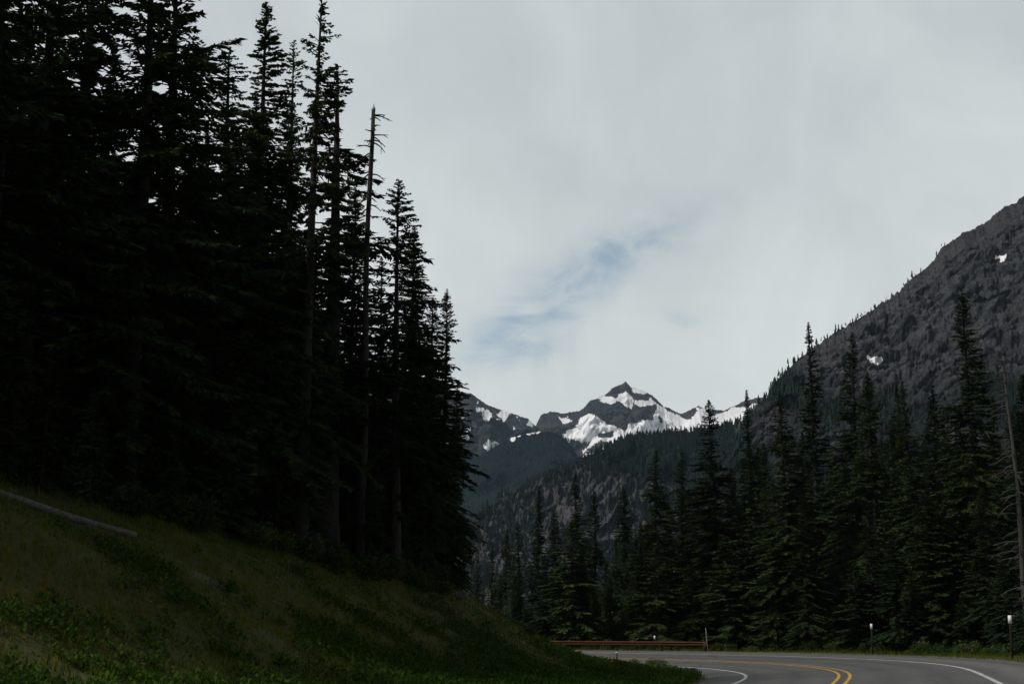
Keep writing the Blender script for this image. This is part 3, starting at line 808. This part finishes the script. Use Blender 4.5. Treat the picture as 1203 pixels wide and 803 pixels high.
# ------------------------------------------------------------------ shrubs
def shrub_mesh(seed, R=.7, n=900):
    g = np.random.default_rng(seed); V, tint = [], []
    blobs = [(g.normal(size=3) * (.40, .40, .12) * R + (0, 0, R * .45), g.uniform(.30, .55) * R) for _ in range(8)]
    for c, r in blobs:
        k = n // 8; d = g.normal(size=(k, 3)); d /= np.linalg.norm(d, axis=1)[:, None]
        p = c + d * r * g.uniform(.4, 1.15, k)[:, None]; p[:, 2] = np.abs(p[:, 2])
        a = g.normal(size=(k, 3)) + d * .7; a /= np.linalg.norm(a, axis=1)[:, None]
        w = np.cross(a, g.normal(size=(k, 3))); w /= np.linalg.norm(w, axis=1)[:, None]
        L = g.uniform(.06, .14, k)[:, None]
        V.append(np.stack([p, p + .5 * L * a + .3 * L * w, p + L * a, p + .5 * L * a - .3 * L * w], 1)); tint.append(np.repeat(np.clip(g.normal(.45, .2) + .12 * g.normal(size=k), 0, 1), 4))
    V = np.concatenate(V).reshape(-1, 3); me = np_mesh('leaves', V, None, np.arange(len(V)).reshape(-1, 4)); attr(me, 'tint', np.concatenate(tint))
    s = MB()
    for q in range(9):
        a = g.uniform(0, 6.28); l = g.uniform(.4, .9) * R
        s.tube([(0, 0, -.1), (math.cos(a) * l * .3, math.sin(a) * l * .3, R * .4), (math.cos(a) * l * .6, math.sin(a) * l * .6, R * g.uniform(.8, 1.15))], [.015, .010, .003], 4)
    return me, s.mesh('stems', True)
SH = [shrub_mesh(70 + q) for q in range(4)]
nsh = 0
def shrub(x, y, k, label, group):
    global nsh
    me, st = SH[nsh % 4]; nsh += 1
    o = empty('shrub', (x, y, gz(x, y) - .05), random.uniform(0, 6.28)); o.scale = (k * random.uniform(.9, 1.3), k * random.uniform(.9, 1.3), k * random.uniform(.8, 1.2))
    obj('leaves', me, M_leaf, o); obj('stems', st, M_bark, o)
    tag(o, label, 'shrub', group)
def hill_at(px, py):
    u = (px - W0 / 2) / FPX
    Ys = np.arange(12, 95, .25); P = at(np.full(len(Ys), px), np.full(len(Ys), py), Ys)
    hit = np.where(P[:, 2] < ground(P[:, 0], P[:, 1]))[0]
    return P[hit[0]] if len(hit) else None
SHR = []
for q in range(22):
    px = q * 25 + random.uniform(-9, 9); py = np.interp(px, [e[0] for e in edge_line], [e[1] for e in edge_line]) + (random.uniform(-4, 10) if px > 175 else random.uniform(-14, -6))
    p = hill_at(px, py)
    if p is not None: shrub(p[0], p[1] + .5, random.uniform(.7, 1.5), f'{ORD[q]} from the left of the bushes along the shaded upper edge of the slope', 'bushes along the forest edge on the slope')
for px, py, k, lb in ((152, 606, 1.6, 'yellow-green bush at the forest edge right of the fallen log end'), 
                      (620, 745, .6, 'small weed clump low on the nose of the slope'), (772, 783, .75, 'leafy weed clump at the inside of the bend, nearest the asphalt'),
                      (745, 783, .6, 'leafy weed clump left of the tallest one at the inside of the bend')):
    p = hill_at(px, py)
    if p is None: p = at(px, py, 72)
    shrub(p[0], p[1], k, lb, 'bushes standing out on the slope')
for q in range(26):
    px = 700 + q * 20 + random.uniform(-8, 8); Y = front_Y(px) - random.uniform(0, 2.2)
    x = (px - W0 / 2) / FPX * Y
    shrub(x, Y, random.uniform(.6, 1.3), f'{ORD[q]} from the left of the bushes along the outer road edge', 'bushes along the outer road edge')

# ------------------------------------------------------------------ grass and ground cover
def hill_points(n, dmax=17.5, ylo=12, yhi=104):
    x = rng.uniform(-26, 12, n); y = ylo + (yhi - ylo) * rng.uniform(0, 1, n) ** 1.1
    s = road_coords(x, y)[0]; d = SL - s
    return x, y, d
def blades(name, x, y, h, w, tint, m, label, lean=.5):
    n = len(x); z = ground(x, y) - .02
    a = rng.uniform(0, 2 * math.pi, n); le = rng.uniform(0, lean, n); la = rng.uniform(0, 2 * math.pi, n)
    p = np.stack([x, y, z], -1); wv = np.stack([np.cos(a), np.sin(a), 0 * a], -1) * w[:, None]
    tip = p + np.stack([np.cos(la) * le * h, np.sin(la) * le * h, h], -1)
    V = np.stack([p - wv, p + wv, tip], 1).reshape(-1, 3)
    me = np_mesh(name, V, np.arange(3 * n).reshape(-1, 3)); attr(me, 'tint', np.repeat(np.clip(tint, 0, 1), 3))
    return tag(obj(name, me, m), label, 'grass', kind='stuff')
x, y, d = hill_points(430000)
bn = bareness(x, y, d)
keep = (d > .15) & (d < 18) & (rng.uniform(size=len(x)) > bn * .88) & (rng.uniform(size=len(x)) < np.where(y < 60, 1, .7))
x, y, d = x[keep], y[keep], d[keep]
patch = fbm(x * .13 + 20, y * .13, 4)
tint = .36 + 1.0 * patch + .35 * fbm(x * .7 + 5, y * .7, 3) + .20 * rng.normal(size=len(x)) + .12 * sstep(4, 12, d) - .2 * sstep(12, 15, d)
tuft = fbm(x * 2.2 + 9, y * 2.2, 3)
h = rng.uniform(.07, .22, len(x)) * np.clip(1 + .9 * fbm(x * .6, y * .6, 3) + 1.1 * tuft, .25, 3)
tint = tint + .55 * tuft * (1 + .9 * (rng.uniform(size=len(x)) < .03))
blades('grass', x, y, h, rng.uniform(.010, .024, len(x)), tint, M_grass, 'short olive and straw coloured grass covering the roadside slope')
# outer verge
k = 26000
q = rng.integers(150, 560, k); off = SR + .4 + rng.uniform(0, 4.5, k)
pv = CL[q] + CLR[q] * off[:, None] + rng.normal(size=(k, 2)) * .2
blades('grass', pv[:, 0], pv[:, 1], rng.uniform(.08, .38, k), rng.uniform(.008, .018, k), .5 + .3 * rng.normal(size=k), M_grass, 'rough grass verge between the outer road edge and the trees')
# leafy low plants, thick in patches near the foot of the slope
x, y, d = hill_points(210000)
den = sstep(.0, .34, fbm(x * .20 + 60, y * .20, 4) * .65 + .55 * fbm(x * .8 + 8, y * .8, 3) + .34 * (1 - sstep(5, 13, d)) - .05 - .22 * sstep(55, 68, y)) 
LGA, LGB = hill_at(-70, 566)[:2], hill_at(158, 634)[:2]
lt_ = np.clip(((x - LGA[0]) * (LGB - LGA)[0] + (y - LGA[1]) * (LGB - LGA)[1]) / ((LGB - LGA) ** 2).sum(), 0, 1.1)
logd = np.hypot(x - LGA[0] - lt_ * (LGB - LGA)[0], y - LGA[1] - lt_ * (LGB - LGA)[1])
keep = (d > .5) & (d < 17) & (rng.uniform(size=len(x)) < den) & (logd > 1.6)
x, y = x[keep], y[keep]; n = len(x); z = ground(x, y)
V, tint = [], []
for q in range(6):
    a = rng.uniform(0, 6.28, n); el = rng.uniform(.1, 1.2, n); L = rng.uniform(.06, .17, n)
    p = np.stack([x + rng.normal(size=n) * .06, y + rng.normal(size=n) * .06, z + rng.uniform(.01, .26, n)], -1)
    dv = np.stack([np.cos(a) * np.cos(el), np.sin(a) * np.cos(el), np.sin(el)], -1)
    w = np.stack([-np.sin(a), np.cos(a), 0 * a], -1) * (L * .28)[:, None]
    V.append(np.stack([p, p + .5 * L[:, None] * dv + w, p + L[:, None] * dv, p + .5 * L[:, None] * dv - w], 1)); tint.append(np.repeat(np.clip(.45 + .25 * rng.normal(size=n), 0, 1), 4))
V = np.concatenate(V).reshape(-1, 3); me = np_mesh('ground_cover', V, None, np.arange(len(V)).reshape(-1, 4)); attr(me, 'tint', np.concatenate(tint))
tag(obj('ground_cover', me, M_cover), 'patches of low leafy green plants on the lower slope', 'ground cover', kind='stuff')

# ------------------------------------------------------------------ log, stump, stones, sticks
A = hill_at(-70, 566); B = hill_at(158, 634)
kk = np.linspace(0, 1, 30)[:, None]; LP = A + (B - A) * kk
lift = max(.1, float((ground(LP[:, 0], LP[:, 1]) - LP[:, 2]).max()) + .06)
A = A + np.array([0, 0, lift - .05]); B = B + np.array([0, 0, .11])
L = MB(); k = np.linspace(0, 1, 16)
P = A + (B - A) * k[:, None]; P[:, 2] += .03 * np.sin(k * 7)
L.tube(P, .135 - .025 * k, 12, True, .03)
lo = obj('fallen_log', L.mesh('fallen_log', True), M_log); tag(lo, 'long grey fallen log lying across the top of the grassy slope', 'log')
dirn = (B - A) / np.linalg.norm(B - A)
for f, a, l in ((.35, .5, .35), (.62, 2.4, .22), (.8, 1.2, .28)):
    s = MB(); p0 = A + (B - A) * f; s.tube([p0, p0 + np.array([.1 * math.cos(a), -.2, 1.0]) * l], [.03, .008], 6)
    obj('branch', s.mesh('branch', True), M_dead, lo)

p = hill_at(540, 704)
if p is None: p = at(540, 704, 60)
st = MB()
for q in range(9):
    a = random.uniform(0, 6.28); l = random.uniform(.25, .6)
    st.tube([(0, 0, 0), (math.cos(a) * l * .5, math.sin(a) * l * .5, random.uniform(.08, .3)), (math.cos(a) * l, math.sin(a) * l, random.uniform(0, .45))], [.09, .06, .015], 7, True, .12)
so = obj('uprooted_stump', st.mesh('uprooted_stump', True), M_bleach); so.location = (p[0], p[1], gz(p[0], p[1]) + .06)
tag(so, 'pale bleached uprooted stump at the foot of the last hillside trees', 'stump')

def stone_mesh(seed):
    g = np.random.default_rng(seed); n = 9
    th = np.arange(n) / n * 6.283; V, F4, F3 = [], [], []
    for r, z in ((.75, -.3), (1.0, .0), (.85, .35), (.45, .6)):
        V += [(r * math.cos(t) * g.uniform(.8, 1.2), r * math.sin(t) * g.uniform(.8, 1.2), z + g.normal() * .07) for t in th]
    for a in range(3):
        for q in range(n): F4.append((a * n + q, a * n + (q + 1) % n, (a + 1) * n + (q + 1) % n, (a + 1) * n + q))
    V.append((0, 0, .68)); c = len(V) - 1
    for q in range(n): F3.append((3 * n + q, 3 * n + (q + 1) % n, c))
    return np_mesh('stone', V, F3, F4)
ST = [stone_mesh(90 + q) for q in range(5)]
cnt = 0
for q in range(260):
    x, y, d = hill_points(1)
    if not (1 < d[0] < 13 and y[0] < 80): continue
    if rng.uniform() > .25 + .9 * bareness(x, y, d)[0]: continue
    k = .035 + .05 * rng.uniform() ** 2 + (.06 if cnt % 12 == 0 else 0)
    o = obj('stone', ST[cnt % 5], M_stone); o.location = (x[0], y[0], gz(x[0], y[0]) + k * .12); o.rotation_euler = (0, 0, rng.uniform(0, 6.28)); o.scale = (k * rng.uniform(.9, 1.5), k, k * rng.uniform(.6, 1))
    tag(o, 'small pale stone lying in the grass of the roadside slope', 'stone', 'pale stones scattered on the slope'); cnt += 1
    if cnt >= 70: break
for q in range(9):
    px, py = random.uniform(20, 620), 0
    py = np.interp(px, [e[0] for e in edge_line] + [640], [e[1] for e in edge_line] + [745]) + random.uniform(15, 110)
    p = hill_at(px, min(py, 798))
    if p is None: continue
    s = MB(); a = random.uniform(-.6, .6); l = random.uniform(.2, .5)
    v = np.array([math.cos(a), math.sin(a), 0]) * l
    e = p + v; e[2] = gz(e[0], e[1]) + random.uniform(.03, .12); b0 = p.copy(); b0[2] = gz(p[0], p[1]) + .04
    s.tube([b0, (b0 + e) / 2 + np.array([0, 0, .03]), e], [.012, .010, .005], 6, True, .1)
    so = obj('stick', s.mesh('stick', True), M_bleach); tag(so, 'weathered stick lying on the grass of the roadside slope', 'stick', 'sticks scattered on the slope')

# ------------------------------------------------------------------ delineators, guardrail, marker
def delineator(x, y, h, label, refl=.20, wp=.055, mp=M_post, base_z=None, name='delineator_post'):
    z = (gz(x, y) if base_z is None else base_z)
    o = empty(name, (x, y, z), math.atan2(-x, y) * 1.0)
    s = MB(); s.box((-wp * .7, -.02, -.4), (wp * .7, .02, h)); s.box((-wp * .3, .02, -.4), (wp * .3, .045, h * .98))
    obj('post', s.mesh('post'), mp, o)
    s = MB(); s.box((-wp * .98, -.028, h - refl), (wp * .98, -.021, h - .012))
    obj('reflector', s.mesh('reflector'), M_refl, o)
    tag(o, label, 'road post', 'road delineator posts')
def verge_Y(px, off, far):
    u = (px - W0 / 2) / FPX; Ys = np.arange(60, 140, .25); s_ = road_coords(u * Ys, Ys)[0]
    ok = np.where((s_ > SR + off) & (Ys > (75 if far else 50)))[0]; return Ys[ok[0]]
def post_px(px, ytop, Y, **kw):
    P = at(px, ytop, Y); z = gz(P[0], P[1]); delineator(P[0], P[1], P[2] - z, base_z=z, **kw)
post_px(1186, 722, 70, label='dark post with a white reflector by the bare snag, nearest on the right', refl=.40, wp=.085)
post_px(1023.5, 732, verge_Y(1023.5, 1.6, True), label='dark post with a white reflector left of the tallest right-hand tree', refl=.32, wp=.068)
post_px(769, 746, verge_Y(769, 1.8, True), label='small post whose white reflector shows just over the guardrail', refl=.26, wp=.06)
pq = hill_at(724.5, 779)
post_px(724.5, 765, 80 if pq is None else pq[1], label='short black post with a white cap on the inside of the bend', refl=.09, wp=.07, mp=M_black)

prof = [(.0, -.155), (.0, -.13), (-.075, -.09), (-.075, -.06), (.0, -.02), (.0, .02), (-.075, .06), (-.075, .09), (.0, .13), (.0, .155)]
GO = SR + .9
gline = CL + CLR * GO
gpx, gpy = project(np.column_stack([gline, CLZ + CLB * SR]))
far = np.where((CL[:, 1] > 70))[0]
k0 = far[np.argmin(np.abs(gpx[far] - 828))]
gi = np.arange(k0, k0 + 92, 3)
PH = np.arctan2(CLR[gi, 1], CLR[gi, 0])
gp = gline[gi]
gzv = ground(gp[:, 0], gp[:, 1], False) + .50
root = empty('guardrail', (gp[8][0], gp[8][1], gzv[8] - .50)); tag(root, 'low rusty steel guardrail along the outside of the bend', 'guardrail')
off0 = np.array([gp[8][0], gp[8][1], gzv[8] - .50])
V = []
for q in range(len(PH)):
    rd = np.array([math.cos(PH[q]), math.sin(PH[q])])
    for th_ in (0, .012):
        for (dx, dz) in prof: V.append((*(gp[q] + rd * (dx + th_)), gzv[q] + dz))
V = np.array(V) - off0; kk = len(prof); F4 = []
for q in range(len(PH) - 1):
    for t_ in (0, 1):
        for e in range(kk - 1):
            a = q * 2 * kk + t_ * kk + e; F4.append((a, a + 1, a + 1 + 2 * kk, a + 2 * kk))
    for e in (0, kk - 1):
        a = q * 2 * kk + e; F4.append((a, a + kk, a + kk + 2 * kk, a + 2 * kk))
obj('rail', np_mesh('rail', V, None, F4), M_rust, root)
for q in range(0, len(PH), 2):
    rd = np.array([math.cos(PH[q]), math.sin(PH[q])]); p = gp[q] + rd * .12; p3 = np.array([p[0], p[1], gzv[q]]) - off0
    s = MB(); s.box((-.08, -.08, -1.1), (.08, .08, .17)); po = obj('post', s.mesh('post'), M_post, root); po.location = p3; po.rotation_euler = (0, 0, PH[q])
s = MB(); s.box((-.10, -.25, -.36), (.06, .02, .17)); s.box((-.06, -.30, -.30), (.03, -.25, .12))
t_ = obj('end_terminal', s.mesh('end_terminal'), M_rust, root); t_.location = np.array([*gp[0], gzv[0]]) - off0; t_.rotation_euler = (0, 0, PH[0])
# thin snow stake by the guardrail end
P = at(829, 737, gp[0][1] - .6); z = gz(P[0], P[1]); hst = P[2] - z
o = empty('marker_stake', (P[0], P[1], z)); tag(o, 'thin leaning grey marker stake by the right end of the guardrail', 'stake')
s = MB(); s.tube([(.12, 0, -.2), (0, 0, hst)], [.03, .022], 6); obj('rod', s.mesh('rod', True), M_bleach, o)

# ------------------------------------------------------------------ haze
HZ = 3.8e-5
s = MB(); s.box((-7200, -400, -75), (7200, 8800, 1900))
hz = obj('haze', s.mesh('haze')); hz['kind'] = 'stuff'; hz['label'] = 'thin bluish haze filling the valley air'; hz['category'] = 'haze'
hm = bpy.data.materials.new('haze_air'); hm.use_nodes = True; nt = hm.node_tree; nt.nodes.clear()
out = nd(nt, 'ShaderNodeOutputMaterial'); pv = nd(nt, 'ShaderNodeVolumePrincipled')
pv.inputs['Color'].default_value = (.52, .76, 1.0, 1); pv.inputs['Density'].default_value = HZ; pv.inputs['Anisotropy'].default_value = .2
nt.links.new(pv.outputs[0], out.inputs['Volume']); hz.data.materials.append(hm)

# ------------------------------------------------------------------ sky, clouds and sun
SUN_EL, SUN_AZ = R_(50), R_(-112)       # azimuth from +Y towards +X
w = bpy.data.worlds.new('World'); scene.world = w; w.use_nodes = True; nt = w.node_tree; nt.nodes.clear()
out = nd(nt, 'ShaderNodeOutputWorld'); bg = nd(nt, 'ShaderNodeBackground'); bg.inputs['Strength'].default_value = .1
nt.links.new(bg.outputs[0], out.inputs[0])
sky = nd(nt, 'ShaderNodeTexSky', sky_type='NISHITA'); sky.sun_disc = False; sky.sun_elevation = SUN_EL; sky.sun_rotation = SUN_AZ
sky.altitude = 1200
gen = nd(nt, 'ShaderNodeTexCoord').outputs['Generated']
sep = nd(nt, 'ShaderNodeSeparateXYZ'); nt.links.new(gen, sep.inputs[0])
zc = math_(nt, 'MAXIMUM', sep.outputs['Z'], .06)
px_ = math_(nt, 'DIVIDE', sep.outputs['X'], zc); py_ = math_(nt, 'DIVIDE', sep.outputs['Y'], zc)
cmb = nd(nt, 'ShaderNodeCombineXYZ'); nt.links.new(px_, cmb.inputs[0]); nt.links.new(py_, cmb.inputs[1])
layer = cmb.outputs[0]                                           # clouds lie on a high level sheet
n_big = noise(nt, .55, 7, .55, layer, .8); n_soft = noise(nt, 2.6, 6, .55, gen, .5); n_str = noise(nt, 7, 6, .6, gen, 1.2)
n_wisp = noise(nt, 16, 7, .6, coord(nt, 'Generated', (1.0, 1.0, 1.9)), 1.5)
def dirv(px, py):
    v = at(px, py, 1000.0) - CAM; return v / np.linalg.norm(v)
def streak(c, e, a, bw, wob=.05):
    """soft opening in the cloud sheet around direction c, long towards e"""
    c_, e_ = dirv(*c), dirv(*e); t1 = e_ - c_ * np.dot(c_, e_); t1 /= np.linalg.norm(t1); t2 = np.cross(c_, t1)
    dn = nd(nt, 'ShaderNodeVectorMath', operation='DOT_PRODUCT'); nt.links.new(gen, dn.inputs[0]); dn.inputs[1].default_value = t1
    dm = nd(nt, 'ShaderNodeVectorMath', operation='DOT_PRODUCT'); nt.links.new(gen, dm.inputs[0]); dm.inputs[1].default_value = t2
    df = nd(nt, 'ShaderNodeVectorMath', operation='DOT_PRODUCT'); nt.links.new(gen, df.inputs[0]); df.inputs[1].default_value = c_
    o1 = math_(nt, 'ADD', dn.outputs['Value'], math_(nt, 'MULTIPLY', math_(nt, 'SUBTRACT', n_str, .5), wob * 1.5))
    o2 = math_(nt, 'ADD', dm.outputs['Value'], math_(nt, 'MULTIPLY', math_(nt, 'SUBTRACT', n_soft, .5), wob * 1.6))
    o2 = math_(nt, 'ADD', o2, math_(nt, 'MULTIPLY', math_(nt, 'SUBTRACT', n_str, .5), wob))
    q = math_(nt, 'ADD', math_(nt, 'POWER', math_(nt, 'DIVIDE', o1, a), 2.0), math_(nt, 'POWER', math_(nt, 'ABSOLUTE', math_(nt, 'DIVIDE', o2, bw)), 2.0))
    f = math_(nt, 'EXPONENT', math_(nt, 'MULTIPLY', q, -1.0))
    return math_(nt, 'MULTIPLY', f, math_(nt, 'GREATER_THAN', df.outputs['Value'], 0.0))
gap = math_(nt, 'ADD', math_(nt, 'MULTIPLY', streak((660, 328), (745, 266), .068, .020), .95), math_(nt, 'MULTIPLY', streak((592, 390), (650, 380), .036, .015), .80))
gap = math_(nt, 'ADD', gap, math_(nt, 'MULTIPLY', streak((720, 275), (800, 240), .06, .012), .45))
gap = math_(nt, 'ADD', gap, math_(nt, 'MULTIPLY', streak((806, 358), (830, 372), .014, .006), .45))
gap = math_(nt, 'MULTIPLY', gap, ramp(nt, n_wisp, [(.32, .10), (.66, 1.0)]))
thin = ramp(nt, n_big, [(.40, .80), (.62, 1.0)])                # a little blue shining through the thin sheet
cover = math_(nt, 'MULTIPLY', math_(nt, 'SUBTRACT', 1.0, math_(nt, 'MINIMUM', math_(nt, 'MULTIPLY', gap, .68), .66)), ramp(nt, n_big, [(.38, .93), (.62, 1.0)]))
ccol = ramp(nt, n_soft, [(.30, (5.7, 6.1, 6.2)), (.50, (6.8, 7.1, 7.05)), (.68, (7.8, 8.0, 7.8))])
ccol = mix(nt, 1.0, ccol, ramp(nt, n_str, [(.3, .93), (.7, 1.06)]), 'MULTIPLY')
# the sheet is lit from behind: brightest low down ahead, dull overhead and behind the viewer
el_f = ramp(nt, sep.outputs['Z'], [(0.0, (1.27, 1.23, 1.16)), (.22, (1.20, 1.18, 1.14)), (.36, (.96, .97, .98)), (.50, (.87, .88, .90)), (.75, (.60, .61, .64)), (1.0, (.45, .46, .49))])
ccol = mix(nt, 1.0, ccol, el_f, 'MULTIPLY')
back = ramp(nt, math_(nt, 'MULTIPLY_ADD', sep.outputs['Y'], .5, .5), [(0.0, .30), (.45, .38), (.80, .9), (.95, 1.0)])
ccol = mix(nt, 1.0, ccol, back, 'MULTIPLY')
nt.links.new(mix(nt, cover, mix(nt, 1.0, sky.outputs[0], (1.02, 1.12, 1.04), 'MULTIPLY'), ccol), bg.inputs['Color'])

sd = bpy.data.lights.new('sun', 'SUN'); sd.energy = 2.8; sd.angle = R_(10); sd.color = (1, .95, .88)
so = bpy.data.objects.new('sun', sd); col.objects.link(so)
sv = Vector((math.sin(SUN_AZ) * math.cos(SUN_EL), math.cos(SUN_AZ) * math.cos(SUN_EL), math.sin(SUN_EL)))
so.rotation_euler = (-sv).to_track_quat('-Z', 'Y').to_euler(); so.location = sv * 100

# ------------------------------------------------------------------ render settings
vs = scene.view_settings
vs.view_transform = 'Standard'; vs.look = 'None'; vs.gamma = 1.0; vs.exposure = 0.0; vs.use_curve_mapping = False
scene.cycles.use_denoising = True
scene.cycles.max_bounces = 6; scene.cycles.diffuse_bounces = 3; scene.cycles.volume_bounces = 0; scene.cycles.transparent_max_bounces = 8
